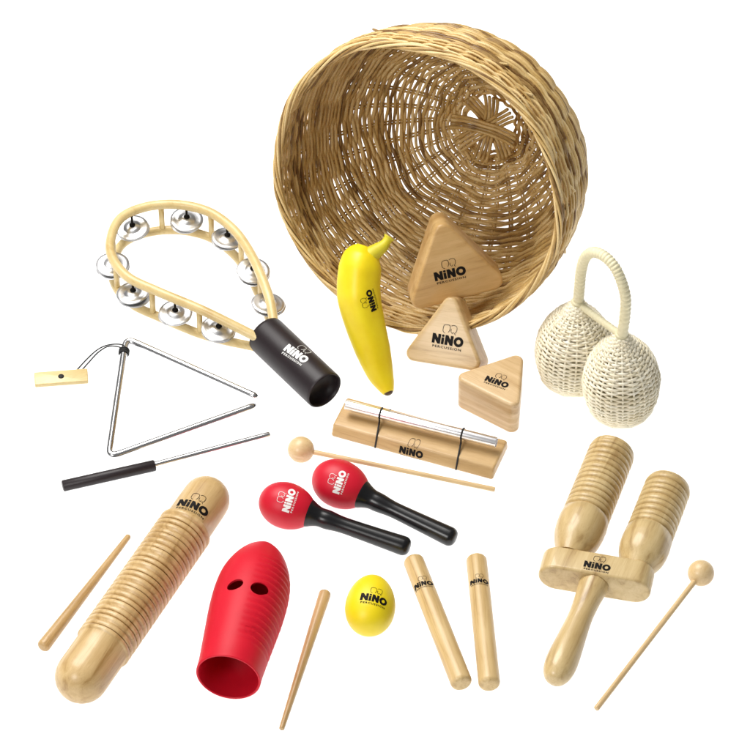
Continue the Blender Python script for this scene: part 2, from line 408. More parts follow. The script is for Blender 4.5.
# ------------------------------------------------------------------ basket
BA = cv(.398, .372, .839).normalized()          # from the mouth into the bottom
def build_basket():
    c0 = (415, 189)
    R0 = .1495
    tab = [(0, R0), (.02, R0 + .001), (.05, R0 - .001), (.09, R0 - .008), (.13, R0 - .024), (.16, R0 - .045), (.185, R0 - .075), (.20, R0 - .105), (.2045, R0 - .118), (.206, .004)]
    prof = smooth_tab(tab, 10)
    e1 = (RIGHT - BA * RIGHT.dot(BA)).normalized(); e2 = BA.cross(e1)
    low = min(BA.z * t - r * math.sqrt(1 - BA.z ** 2) for t, r in tab)
    kc = 0.0; zc = -low + .004
    C = G(*c0, zc)
    print('basket centre', C, 'rim z', zc - R0 * math.sqrt(1 - BA.z ** 2))
    base = V((C.x + BA.x * .09, C.y + BA.y * .09, 0))
    root = empty('wicker_basket', 'large brown wicker basket tipped on its side with its open mouth towards the viewer', 'basket', base, V((BA.x, BA.y, 0)))
    N = 32
    wl = M()
    at, Ltot = weave(wl, C, e1, e2, BA, prof, .030, 9, .00335, N, .0020, .0015, 3, jit=.00050, skip=.012, per=10, rmin=.0265, wob=.0024, tonev=1.1, lmp=1, dens=lambda s: 1 + .10 * max(0, math.sin(s * 38)) + .04 * max(0, min(1, (s - .13) / .06)))
    stakes(wl, C, e1, e2, BA, at, .004, Ltot - .031, N, .0012, .0015, 5, lmp=1)
    for _ in range(16):
        p = rnd.uniform(0, 6.28); s0_ = rnd.uniform(.01, .13); t_, r_, a_, b_ = at(s0_); pts = []
        sg = rnd.choice([-1, 1])
        for i in range(6):
            q = p + sg * i * .012; lift = (.0012 + .0006 * i) * rnd.choice([1]); pts.append(C + BA * (t_ + a_ * lift + .0012 * i) + (e1 * math.cos(q) + e2 * math.sin(q)) * (r_ * lump(q, s0_, 1) + b_ * lift))
        tube(wl, pts, .0013, 6, False, rnd.uniform(.2, .9))
    mesh('woven_wall', wl, 'wicker', root)
    wr = M()
    weave(wr, C, e1, e2, BA, prof, .003, .034, .0025, N, .0015, .0028, 9, jit=.0006, wob=.0024, lmp=1, ph3=1, per=10, tonev=1.15)
    mesh('wale_band', wr, 'wicker', root)
    # rolled border: strands laid round the lip like a rope
    bd = M(); ns = 7
    for sidx in range(ns):
        for half in range(1):
            n = 420; pts = []
            for i in range(n):
                p = 2 * PI * i / n; a = p * 7 + 2 * PI * sidx / ns + .5 * math.sin(p * 3 + sidx)
                rr = R0 + .0030 * math.cos(a) ; tt = -.001 + .0028 * math.sin(a)
                pts.append(C + BA * tt + (e1 * math.cos(p) + e2 * math.sin(p)) * rr * lump(p, 0, 1))
            tube(bd, pts, .0014, 7, True, (.1, .95, .5, .8, .25, 1.0, .6)[sidx])
    mesh('rolled_rim', bd, 'wicker', root)
    # crossed spoke bundles at the bottom
    bs = M(); nb = 4
    for b_ in range(nb):
        ang = PI * b_ / nb + .95; d = e1 * math.cos(ang) + e2 * math.sin(ang); pr = e1 * -math.sin(ang) + e2 * math.cos(ang)
        dep = .1995 - .0034 * b_
        for q in range(4):
            off = (q - 1.5) * .0037
            pts = [C + BA * (dep + .0005 * math.sin(i * 1.3 + q)) + d * (-.036 + .072 * i / 12) * (1 - .0) + pr * (off * (1 + .25 * abs(i / 6 - 1) ** 2.5)) - BA * (.010 * abs(i / 6 - 1) ** 3) for i in range(13)]
            tube(bs, pts, .00185, 8, False, rnd.uniform(.15, .7))
    mesh('base_cross', bs, 'wicker', root)
    shell = M(); lathe(shell, C, C + BA, [(t, r) for t, r in prof], 64)
    return root, C, BVHTree.FromPolygons(shell.v, shell.f), R0
basket, BC, BSHELL, BR = build_basket()

# ------------------------------------------------------------------ triangular wood blocks
def tri_block(label, O, ex, ey, ez, side, T, matn, lg, loc):
    """O: lower-left front corner; ex along lower edge, ey up the face, ez into the thickness"""
    rc = side * .092
    h = side * math.sqrt(3) / 2; ins = rc
    pts = [V((0, 0)), V((side, 0)), V((side / 2, h))]; cen = (pts[0] + pts[1] + pts[2]) / 3
    circ = [p + (cen - p).normalized() * (2 * rc) for p in pts]
    m = M(); hullprism(m, circ, rc, O, ex, ey, ez, T, .0034)
    fr = Matrix.Translation(loc) @ Matrix((ex, ey, ez)).transposed().to_4x4()
    root = empty('triangle_wood_block', label, 'wood block', loc, mat=fr, group='triangular wood block shakers')
    b = mesh('block_body', m, matn, root)
    logo(b, root, *lg)
    return root
def fr_from(a, c, ez):
    ez = ez.normalized(); ex = c - a; ex = (ex - ez * ex.dot(ez)).normalized(); ey = ez.cross(ex)
    return ex, -ey if ey.dot(UP) < 0 else ey, ez
# largest, inside the basket mouth
ez = cv(-.12, .42, .9).normalized(); k = S(455, 260, .07)
hit = BSHELL.ray_cast(CAM, ray(418, 306).normalized())[0]
O = hit - FWD * .004 + V((0, 0, .003)); O = O + cv(-11, -10, 0) * k
ex = cv(91, 24, (.12 * 91 - .42 * 24) / .9).normalized(); ey = ex.cross(ez); ey = ey if ey.dot(UP) > 0 else -ey
tri_block('largest triangular wood block, standing inside the basket mouth', O, ex, ey, ez, 108 * k, 36 * k, 'wood_block_dark', ((434.3, 277), (465.7, 269.7)), O + ex * .045)
# middle, leaning against the basket rim
ez = cv(.30, .05, .95).normalized(); k = S(447, 345, .02); T = 34 * k
za = -ez.z * T + .001
O = G(399, 359, za)
ex = cv(74, -12, -(.3 * 74 - .05 * 12) / .95).normalized()
ex = (ex - ez * ex.dot(ez)).normalized()
ey = ex.cross(ez); ey = ey if ey.dot(UP) > 0 else -ey
O.z += max(0, -ex.z * 88 * k)
tri_block('middle-sized triangular wood block leaning back on the front rim of the basket', O, ex, ey, ez, 89 * k, T, 'wood_block_mid', ((432.3, 337.5), (463.3, 343)), V((O.x + .04, O.y, 0)))
# smallest, lying flat
k = S(495, 390, .02); T = .042
A_ = G(452, 375, T); B_ = G(520.5, 350, T); C_ = G(522, 410, T)
sd = ((A_ - B_).length + (B_ - C_).length + (C_ - A_).length) / 3
cen = (A_ + B_ + C_) / 3; dx = (C_ - A_).normalized(); 
ez = V((0, 0, -1)); ex = V((dx.x, dx.y, 0)).normalized(); ey = V((-ex.y, ex.x, 0))
O = cen - ex * sd / 2 - ey * sd * math.sqrt(3) / 6
tri_block('smallest triangular wood block lying flat on the table below the other two', O, ex, ey, ez, sd, T - .0005, 'wood_block_light', ((485.7, 378), (508.3, 386)), V((cen.x, cen.y, 0)))

# ------------------------------------------------------------------ banana
def build_banana():
    P = [((365.5, 247), .113), ((362.5, 255), .108), ((360, 268), .100), ((359, 295), .080), ((365, 323), .057), ((373, 350), .036), ((380, 372), .020), ((385, 384), .0125), ((388.5, 392.5), .008)]
    W = [9, 17.5, 21.3, 21.8, 20.0, 17.6, 13.6, 9.8, 5.8]
    pts = [G(p[0], p[1], z) for p, z in P]
    dense = crom(pts, 8); rad = []
    for i in range(len(dense)):
        x = i / 8; a = int(min(x, len(W) - 2)); t = x - a; t2 = t
        rad.append((W[a] + (W[a + 1] - W[a]) * t) * S(370, 320, .05))
    root = empty('banana_shaker', 'yellow plastic banana leaning stem-up on the basket rim', 'banana shaker', G(382, 385), V((0, 1, 0)))
    m = M(); o = len(m.v); tube(m, dense, rad, 40)
    # soft five-sided section
    for i in range(len(dense)):
        for j in range(40):
            q = m.v[o + i * 40 + j]; c = dense[i]; m.v[o + i * 40 + j] = c + (q - c) * (1 + .022 * math.cos(5 * 2 * PI * j / 40))
    b = mesh('banana_body', m, 'banana_yellow', root)
    st = [G(364, 262, .106), G(373, 253.5, .113), G(383, 246, .120), G(387.5, 240, .124), G(389.5, 237, .126)]
    m = M(); d = crom(st, 5); n = len(d); tube(m, d, [(.0125 - .0080 * min(1, i / (n * .62)) ** .7 + (.0018 * max(0, (i / n - .75) * 4))) for i in range(n)], 20)
    mesh('stem', m, 'banana_stem', root)
    a = dense[-1]; dd = (dense[-1] - dense[-3]).normalized()
    m = M(); lathe(m, a - dd * .003, a + dd, [(0, .0052), (.003, .0048), (.0045, .0040), (.0055, .0024), (.0057, 0)], 20); mesh('tip', m, 'tip_brown', root)
    logo(b, root, (374.3, 311), (368.3, 290))
build_banana()

# ------------------------------------------------------------------ jingle rattle
def build_rattle():
    zt = .042
    up = [(274.5, 328), (270, 301), (260, 273), (248, 249), (232, 228), (208, 211.5), (177, 204.5), (145.5, 207), (121, 218), (111, 238), (112.5, 257.5), (128, 277), (159, 292), (204, 311), (257.5, 337.5)]
    zz = [.029, .038] + [zt] * 10 + [zt, .041, .029]
    pu = [G(x, y, z) for (x, y), z in zip(up, zz)]; k = S(200, 270, .02)
    dense = crom(pu, 10)
    A = G(265, 334, .0205); B = G(325, 391, .0205); ax = (B - A).normalized()
    root = empty('jingle_rattle', 'teardrop hand rattle with a double wooden hoop of metal jingles and black handle', 'jingle rattle', V((A.x, A.y, 0)), ax)
    ext = A + ax * .045
    for z, nm in ((zt, 'upper_hoop'), (.0055, 'lower_hoop')):
        pts = [V((p.x, p.y, p.z if z > .02 else z + max(0, (zt - p.z)) * .7)) for p in dense]
        # bring the hoop ends into the handle
        s = V((ext.x, ext.y, .022 + (z - .022) * .35)); q_ = V((A.x, A.y, 0)) + ax * .018; sd_ = V((-ax.y, ax.x, 0)); q_.z = .021 + (z - .022) * .5
        pts = [s + sd_ * .004, q_ + sd_ * .008] + pts + [q_ - sd_ * .008, s - sd_ * .004]
        m = M(); d = crom(pts, 3); tube(m, d, .0050 if z > .02 else .0046, 16); mesh(nm, m, 'wood_hoop', root)
    J = [(139, 235), (186, 223), (225, 240), (252, 271.5), (268.5, 302.6), (115, 264.5), (131.6, 293), (172.5, 315.5), (216.5, 330)]
    rn = random.Random(4)
    for (x, y) in J:
        c = G(x, y, .024)
        # nearest hoop point
        h = min(dense, key=lambda p: (V((p.x, p.y, 0)) - V((c.x, c.y, 0))).length); c = V((h.x * .75 + c.x * .25, h.y * .75 + c.y * .25, 0))
        jm = M()
        for sgn, z0 in ((1, .0245), (-1, .0205)):
            tl = V((rn.uniform(-.14, .14), rn.uniform(-.14, .14), 1)).normalized() * sgn
            cc = V((c.x + rn.uniform(-.001, .001), c.y + rn.uniform(-.001, .001), z0))
            lathe(jm, cc, cc + tl, [(.0030, .0012), (.0030, .004), (.0024, .0064), (.0010, .0082), (.0003, .0095), (.0008, .0135), (.0006, .0165), (-.0002, .0172), (-.0006, .0168), (-.0002, .0135), (-.0006, .0103), (.0004, .0080), (.0017, .0062), (.0023, .0038), (.0023, .0012)], 40)
        j = mesh('jingle', jm, 'jingle_metal', root)
        m = M(); tube(m, [V((c.x, c.y, .008)), V((c.x, c.y, zt - .002))], .0012, 10); lathe(m, V((c.x, c.y, .0276)), V((c.x, c.y, 1)), [(0, .0032), (.0012, .0030), (.0018, 0)], 14); mesh('pin', m, 'ink_black', root)
    for (x, y) in [(161, 221), (209.6, 227), (241, 252), (123, 247), (150.6, 303), (195, 323.5), (120, 276), (262, 286)]:
        c = G(x, y, .024); h = min(dense, key=lambda p: (V((p.x, p.y, 0)) - V((c.x, c.y, 0))).length)
        m = M(); tube(m, [V((h.x, h.y, .006)), V((h.x, h.y, zt))], .0030, 12); mesh('spacer_peg', m, 'wood_hoop', root)
    L = (B - A).length; m = M()
    lathe(m, A, B, [(.010, 0), (.006, .012), (.001, .0180), (0, .0192), (.001, .0202), (.004, .0205), (L - .004, .0205), (L - .001, .0203), (L, .0195), (L - .0008, .0188), (L - .004, .0182), (L - .016, .0178), (L - .016, 0)], 64)
    hd = mesh('handle', m, 'black_rubber', root)
    logo(hd, root, (286, 346.5), (307, 361), 'ink_white')
build_rattle()

# ------------------------------------------------------------------ triangle
def fillet(P, r, n=8, closed=False):
    out = [P[0]]
    for a, b, c in zip(P, P[1:], P[2:]):
        d1 = (a - b).normalized(); d2 = (c - b).normalized(); p1 = b + d1 * r; p2 = b + d2 * r
        for i in range(n + 1):
            t = i / n; out.append(p1 * (1 - t) ** 2 + b * 2 * t * (1 - t) + p2 * t ** 2)
    return out + [P[-1]]
def build_triangle():
    r = .0039
    a = G(257.5, 397.5, r); b = G(126, 338.5, r); c = G(108.5, 458, r); d = G(256, 405.5, r)
    root = empty('metal_triangle', 'bare steel rod bent into an open triangle with a cord loop', 'triangle', G(110, 450), V((1, .3, 0)))
    m = M(); pts = fillet([a, b, c, d], .012)
    big = []
    for p, q in zip(pts, pts[1:]):
        n = max(1, int((q - p).length / .004))
        for i in range(n): big.append(p + (q - p) * i / n)
    big.append(pts[-1]); n = len(big)
    dd = (big[0] - big[1]).normalized(); 
    tube(m, big, [r * .6] + [r] * (n - 2) + [r * .6], 20); mesh('steel_rod', m, 'chrome', root)
    # string
    z = .0012
    s1 = [(127, 349, .006), (121, 344.5, .008), (108, 345, .006), (97, 350, .002), (86, 360, z), (76, 371, z), (71, 377, .0025)]
    s2 = [(126, 351, .003), (119, 347, .007), (108, 346.5, .004), (98, 352.5, z), (89, 362, z), (80, 372, z), (74, 377, .002)]
    m = M()
    for s in (s1, s2): tube(m, crom([G(*p) for p in s], 8), .0007, 8)
    cen = G(125.5, 347.5, r); t = (b - c).normalized(); e = V((0, 0, 1)); f_ = t.cross(e)
    for o in (-.0022, 0, .0022):
        ce = G(124, 352, r) + t * o + (b - c) * 0
        tube(m, [ce + (e * math.cos(2 * PI * i / 20) + f_ * math.sin(2 * PI * i / 20)) * (r + .0008) for i in range(20)], .0009, 6, True)
    mesh('cord', m, 'black_cord', root)
    # wooden holder at the end of the cord
    A = G(35, 388, 0); B = G(88.5, 384, 0); ex = (B - A).normalized(); ey = V((-ex.y, ex.x, 0)); L = (B - A).length
    m = M(); wd = .0175; rc = .0012
    circ = [V((rc, rc)), V((L - rc, rc)), V((L - rc, wd - rc)), V((rc, wd - rc))]
    hullprism(m, circ, rc, A + V((0, 0, .0003)), ex, ey, V((0, 0, 1)), .0045, .0009, 4, 3)
    mesh('wooden_holder', m, 'wood_hoop', root)
    c = A + ex * L * .5 + ey * wd * .5 + V((0, 0, .0046)); m = M(); lathe(m, c, c + V((0, 0, 1)), [(0, .0032), (.0008, .0028), (.0011, 0)], 16); mesh('cord_knot', m, 'black_cord', root)
build_triangle()

def rod_end(r, L, n=4, rr=None):
    return r
def simple_rod(A, B, ra, rb, rounda=.5, roundb=.5, seg=32, m=None):
    L = (B - A).length; p = []
    for i in range(6):
        a = PI / 2 * i / 5; p.append((ra * rounda * (1 - math.cos(a)) if rounda else 0, ra * (1 - rounda + rounda * math.sin(a))))
    p = [(0, 0)] + p
    for i in range(1, 20): p.append((ra * rounda + (L - ra * rounda - rb * roundb) * i / 20, ra + (rb - ra) * i / 20))
    for i in range(6):
        a = PI / 2 * i / 5; p.append((L - rb * roundb * (1 - math.sin(a)), rb * (1 - roundb + roundb * math.cos(a))))
    p.append((L, 0))
    m = m or M(); lathe(m, A, B, p, seg); return m

def build_beater():
    k = S(110, 475); A = G(62.5, 486, .0055); B = G(155, 465.3, .0055); E = G(270, 434.5, .0026)
    root = empty('triangle_beater', 'thin steel beater rod with black foam grip below the metal triangle', 'beater', V((A.x, A.y, 0)), B - A)
    m = M(); L = (B - A).length
    lathe(m, A, B, [(0, 0), (0, .0045), (.0008, .0056), (L - .001, .0056), (L, .0050), (L, 0)], 32); mesh('grip', m, 'black_rubber', root)
    m = simple_rod(B - (B - A).normalized() * .01, E, .0033, .0033, .5, .5, 20); mesh('steel_rod', m, 'chrome', root)
build_beater()

# ------------------------------------------------------------------ wooden guiro + scraper
def ridged(prof, d0, d1, r, n, depth, r2=None):
    """append n ridges between d0 and d1"""
    r2 = r if r2 is None else r2; st = (d1 - d0) / n
    for i in range(n):
        a = d0 + st * (i + .10 * math.sin(i * 2.3 + r * 900)); R = r + (r2 - r) * i / n
        prof += [(a, R - depth), (a + st * .10, R - depth), (a + st * .19, R - depth * .42), (a + st * .28, R - depth * .10), (a + st * .40, R - depth * .02), (a + st * .56, R), (a + st * .72, R - depth * .02), (a + st * .84, R - depth * .12), (a + st * .92, R - depth * .45)]
    return prof
def build_guiro():
    kt = S(206, 500); kb = S(82, 677)
    rt, rm1, rm2, rb = 24.0 * kt, 27.6 * kt, 29.2 * kb, 27.0 * kb
    A = G(205.5, 500, rm1); B = G(82, 676.5, rm2); L = (B - A).length
    root = empty('wooden_guiro', 'long natural wood guiro tube with ridged middle and rounded plain ends', 'guiro', V(((A.x + B.x) / 2, (A.y + B.y) / 2, 0)), B - A)
    p = []
    for i in range(9):
        a = PI / 2 * i / 8; p.append((-rt * math.cos(a), rt * math.sin(a)))
    d0 = L * .165; d1 = L * .845
    p += [(d0 * .5, rt * 1.01), (d0 - .001, rt * 1.02)]
    ridged(p, d0, d1, rm1, 25, .0026, rm2)
    p += [(d1, rb), (L * .93, rb)]
    for i in range(9):
        a = PI / 2 * i / 8; p.append((L + rb * math.sin(a), rb * math.cos(a)))
    m = M(); lathe(m, A, B, p, 96); b = mesh('ridged_body', m, 'wood_guiro', root, angle=50)
    logo(b, root, (178.5, 500), (208.5, 510))
    A = G(129, 535.5, .003); B = G(42, 648, .006)
    m = simple_rod(A, B, .0028, .0063, .7, .6); s = mesh('scraper_stick', m, 'wood_stick', None, frame=yaw(V((A.x, A.y, 0)), B - A))
    tag(s, 'tapered wooden scraper stick lying left of the long wooden guiro', 'scraper stick', 'tapered scraper sticks')
build_guiro()

# ------------------------------------------------------------------ red shell guiro (hollow, open mouth, two eye holes)
def build_red():
    k = S(229, 677, .03); rm = 33 * k
    A = G(228.5, 673, rm + .002); Tp = G(268, 543, .026); ax = (Tp - A).normalized(); L = (Tp - A).length
    tab = [(0, rm), (.08 * L, rm * 1.01), (.25 * L, rm * 1.08), (.45 * L, rm * 1.16), (.60 * L, rm * 1.17), (.72 * L, rm * 1.10), (.82 * L, rm * .92), (.90 * L, rm * .68), (.955 * L, rm * .42), (.985 * L, rm * .23), (L, .001)]
    pr = smooth_tab(tab, 12)
    hi = max(r - t * 0 for t, r in tab); 
    A.z = hi; Tp.z = hi * .86
    A = G(228.5, 681, rm + .002); A.z = rm + .0045
    ax = (Tp - A).normalized()
    th = .0022; inner = [(t, max(r - th, .0008)) for t, r in pr if t < L - .004]
    full = [(0.0006, pr[0][1] - th)] + [(0, pr[0][1] - th * .6), (0, pr[0][1] - th * .3)] + [(.0006, pr[0][1])] + pr[1:]
    side = V((0, 0, 1)).cross(ax).normalized()       # e1 of the lathe
    def sq(d, a):
        # fine scraping ridges moulded along the right-hand flank (e1 points to the left looking along the axis)
        x = math.cos(a - PI * .90)
        w_ = max(0, min(1, (x - .40) / .45))
        e = max(0, min(1, (d - .12 * L) / .01)) * max(0, min(1, (.80 * L - d) / .01))
        return 1 - .040 * w_ * e * (.5 + .5 * math.sin(d / L * 2 * PI * 23))
    # dense resample
    def res(pp, n):
        out = []; Ls = [0]
        for a, b in zip(pp, pp[1:]): Ls.append(Ls[-1] + math.hypot(b[0] - a[0], b[1] - a[1]))
        for i in range(n + 1):
            s = Ls[-1] * i / n; j = 0
            while j < len(Ls) - 2 and Ls[j + 1] < s: j += 1
            t = (s - Ls[j]) / (Ls[j + 1] - Ls[j]); out.append((pp[j][0] + (pp[j + 1][0] - pp[j][0]) * t, pp[j][1] + (pp[j + 1][1] - pp[j][1]) * t))
        return out
    outer = res(pr, 230); inn = res(inner, 60)
    full = [(t, r) for t, r in reversed(inn)] + [(-.0008, inn[0][1] + th * .3), (-.0008, outer[0][1] - th * .3)] + outer
    m = M(); cut = len(inn) + 2
    idx = {'n': 0}
    def squash(d, a): return sq(d, a) if idx['on'] else 1
    seg = 128; e1 = side; e2 = ax.cross(e1); v = []; f = []
    for i, (d, r) in enumerate(full):
        for j in range(seg):
            a = 2 * PI * j / seg; kk = sq(d, a) if i >= cut else 1
            v.append(A + ax * d + (e1 * math.cos(a) + e2 * math.sin(a)) * max(r, 1e-6) * kk)
    for i in range(len(full) - 1):
        for j in range(seg): f.append((i * seg + j, i * seg + (j + 1) % seg, (i + 1) * seg + (j + 1) % seg, (i + 1) * seg + j))
    zmin = min(p.z for p in v); v = [p - V((0, 0, zmin - .0003)) for p in v]
    m.add(v, f)
    root = empty('red_guiro', 'hollow red plastic fish-shaped guiro with open mouth and two eye holes', 'guiro', V(((A.x + Tp.x) / 2, (A.y + Tp.y) / 2, 0)), ax)
    b = mesh('shell', m, 'red_shell', root)
    B = bvh_of(b); inv = WM[root.name].inverted()
    # cut the eyes
    for (px, py, w1, h1, rot) in ((235, 584.5, 8.6, 5.6, 28), (259.6, 588.5, 9.4, 6.6, 12)):
        h = B.ray_cast(CAM, ray(px, py).normalized()); n = (h[1] if h[1].dot(CAM - h[0]) > 0 else -h[1]); n = (n + V((0, 0, 1.2))).normalized()
        uu = (RIGHT * math.cos(math.radians(rot)) + UP * math.sin(math.radians(rot))); uu = (uu - n * uu.dot(n)).normalized(); vv = n.cross(uu)
        kk = S(px, py, .06); cm = M(); cvs = []; sg = 40
        for zz in (-.012, .012):
            for j in range(sg):
                a = 2 * PI * j / sg; cvs.append(h[0] + n * zz + uu * math.cos(a) * w1 * kk + vv * math.sin(a) * h1 * kk * 1.15)
        cf = [(j, (j + 1) % sg, sg + (j + 1) % sg, sg + j) for j in range(sg)] + [tuple(range(sg))[::-1], tuple(range(sg, 2 * sg))]
        cme = bpy.data.meshes.new('c'); cme.from_pydata([inv @ p for p in cvs], [], cf); cme.update()
        bm = bmesh.new(); bm.from_mesh(cme); bmesh.ops.recalc_face_normals(bm, faces=bm.faces); bm.to_mesh(cme); bm.free()
        co = bpy.data.objects.new('c', cme); COL.objects.link(co); co.parent = root
        md = b.modifiers.new('b', 'BOOLEAN'); md.operation = 'DIFFERENCE'; md.object = co; md.solver = 'EXACT'
        bpy.context.view_layer.update()
        nm = bpy.data.meshes.new_from_object(b.evaluated_get(bpy.context.evaluated_depsgraph_get()))
        b.modifiers.clear(); b.data = nm; nm.name = 'shell'; bpy.data.objects.remove(co)
        nm.materials.clear(); nm.materials.append(MATS['red_shell'])
        for p in nm.polygons: p.use_smooth = True
        bm = bmesh.new(); bm.from_mesh(nm)
        for e in bm.edges:
            if len(e.link_faces) == 2 and e.calc_face_angle(0) > math.radians(38): e.smooth = False
        bm.to_mesh(nm); bm.free()
    logo(b, root, (238, 634), (262, 640), 'red_shell', 'moulded_emblem', only=lambda p: p[1] > .17, lift=.0003)
    A = G(325.5, 592, .0055); B_ = G(281.5, 729, .0026)
    m = simple_rod(A, B_, .0058, .0025, .5, .3); s = mesh('scraper_stick', m, 'wood_stick', None, frame=yaw(V((A.x, A.y, 0)), B_ - A))
    tag(s, 'tapered wooden scraper stick lying between the red guiro and the yellow egg', 'scraper stick', 'tapered scraper sticks')
build_red()

# ------------------------------------------------------------------ egg
def build_egg():
    k = S(371, 604, .02); w_ = 25.0 * k; a_ = 35 * k; c = G(370.5, 605, w_); ax = V((.10, 1, 0.0)).normalized()
    root = empty('egg_shaker', 'plain yellow plastic egg shaker lying beside the claves', 'egg shaker', V((c.x, c.y, 0)), ax)
    p = []
    for i in range(41):
        a = PI * i / 40; x = -math.cos(a); p.append((a_ + x * a_, w_ * math.sin(a) * (1 - .10 * x) / 1.0))
    m = M(); A = c - ax * a_; mz = max(r for _, r in p); A.z = mz + .0002; lathe(m, A, A + ax, p, 64); b = mesh('egg_body', m, 'egg_yellow', root)
    logo(b, root, (361.5, 594.5), (387.5, 602))
build_egg()

# ------------------------------------------------------------------ claves
for (p, q, r, lb, lg) in (((415.5, 566), (460.5, 680), 10.4, 'left wooden clave, tilted, its lower end towards the right', ((413.5, 585), (432.5, 581.5))),
                          ((477, 565), (489, 681), 10.4, 'right wooden clave, lying almost upright in the picture', ((470, 580.5), (488.2, 580.5)))):
    k = S(p[0], p[1]); r1 = r * k; k2 = S(q[0], q[1]); A = G(*p, r1); B = G(*q, r1); d = (B - A).normalized()
    A = A - d * .009; B = B + d * .006
    root = empty('clave', lb, 'clave', V((A.x, A.y, 0)), d, group='pair of wooden claves')
    m = simple_rod(A, B, r1, r1 * 1.02, .45, .45, 48); b = mesh('clave_body', m, 'wood_clave', root); logo(b, root, *lg)

# ------------------------------------------------------------------ two-tone guiro (agogo)
def build_agogo():
    k = S(600, 560, .02); zc = .0275
    H0 = G(594, 583, zc); H1 = G(557.5, 672, .018)
    hd = (H1 - H0).normalized(); hx = V((hd.x, hd.y, 0)).normalized()
    root = empty('twin_guiro', 'two-tube ridged wooden guiro with crossbar and turned handle, at right', 'twin guiro', V((H0.x, H0.y, 0)), hx)
    # crossbar: stadium seen end-on, extruded along the handle direction
    bl = G(546, 566, zc); br = G(647, 583, zc); bx = (br - bl).normalized(); up = V((0, 0, 1)); by = bx.cross(up)   # towards the tubes (away)
    by = -by if by.dot(V((0, 1, 0))) < 0 else by
    half = .0165; W = 113 * k
    mid = (bl + br) / 2; T = .027
    circ = [V((-W / 2 + half, 0)), V((W / 2 - half, 0))]
    m = M(); O = mid - by * T / 2
    rc = half
    # stadium ring by hand (two half circles)
    ring = []
    for c, a0 in ((V((W / 2 - rc, 0)), -PI / 2), (V((-W / 2 + rc, 0)), PI / 2)):
        for i in range(17): ring.append((c, a0 + PI * i / 16))
    prof = []; bev = .003
    for i in range(6): a = PI / 2 * i / 5; prof.append((bev * (1 - math.sin(a)), bev * (1 - math.cos(a))))
    full = prof + [(o, T - h) for o, h in reversed(prof)]
    v = []; f = []; L_ = len(ring)
    for o, h in full:
        for c, a in ring: v.append(O + bx * (c.x + (rc - o) * math.cos(a)) + up * ((rc - o) * math.sin(a)) + by * h)
    for i in range(len(full) - 1):
        for j in range(L_): f.append((i * L_ + j, i * L_ + (j + 1) % L_, (i + 1) * L_ + (j + 1) % L_, (i + 1) * L_ + j))
    f.append(tuple(range(L_))); f.append(tuple((len(full) - 1) * L_ + j for j in range(L_)))
    m.add(v, f); bar = mesh('crossbar', m, 'wood_agogo', root)
    # handle
    Hs = mid - by * (T / 2 - .002); Hs = V((G(594, 581, zc).x, Hs.y, zc)); d = (H1 - Hs).normalized(); L = (H1 - Hs).length
    p = smooth_tab([(0, 15 * k), (.06 * L, 14.8 * k), (.20 * L, 13.0 * k), (.38 * L, 12.2 * k), (.58 * L, 13.6 * k), (.80 * L, 15.6 * k), (.93 * L, 15.8 * k), (1.03 * L, 13.6 * k), (1.10 * L, 8.5 * k), (1.125 * L, .0002)], 6)
    m = M(); lathe(m, Hs, H1, p, 56); mesh('handle', m, 'wood_agogo', root)
    for (a, b, rt, nr, tl) in (((573, 548), (612.5, 451), 23.5, 13, 1.0), ((639, 561.5), (668.5, 486), 23.5, 9, 1.0)):
        A = G(*a, zc); B = G(b[0], b[1], zc); kk = S(*b, zc)
        A = A - (B - A).normalized() * .012
        L = (B - A).length; r = rt * kk
        p = smooth_tab([(0, r * .60), (.05 * L, r * .72), (.14 * L, r * .94), (.22 * L, r * 1.03), (.30 * L, r * 1.05)], 6)
        d0 = .37 * L if nr == 13 else .42 * L
        p += [(d0 - .002, r * 1.02)]
        ridged(p, d0, L - .003, r * 1.01, nr, .0024, r * 1.0)
        p += [(L - .003, r * .98), (L, r * .94), (L, r * .80), (L - .001, r * .78), (L - .030, r * .76), (L - .030, 0)]
        m = M(); lathe(m, A, B, p, 72); mesh('ridged_tube', m, 'wood_agogo', root, angle=50)
    logo(bar, root, (584, 563.5), (610.5, 568.5))
build_agogo()

def mallet(ballpx, endpx, rb, rs, label, mat='wood_dowel'):
    k = S(*ballpx, .012); c = G(*ballpx, rb * k); e = G(*endpx, rs * k); d = (e - c).normalized()
    root = empty('wooden_mallet', label, 'mallet', V((c.x, c.y, 0)), d, group='ball-headed wooden mallets')
    m = M(); R = rb * k; p = []
    for i in range(33):
        a = PI * i / 32; p.append((-R * math.cos(a), R * math.sin(a)))
    p = [q for q in p if not (q[0] > 0 and q[1] < rs * k * 1.1)] + [(R * .985, rs * k * 1.15), (R * .97, 0)]
    lathe(m, c, c + d, p, 48); mesh('ball_head', m, 'wood_ball', root)
    m = simple_rod(c + d * R * .8, e, rs * k, rs * k, .2, .4, 24); mesh('shaft', m, mat, root)
mallet((701, 573), (596, 709), 13.3, 2.9, 'wooden ball mallet lying at the far right below the twin guiro')
mallet((301, 449.5), (495, 489.5), 13.3, 2.5, 'wooden ball mallet lying in front of the chime bar')

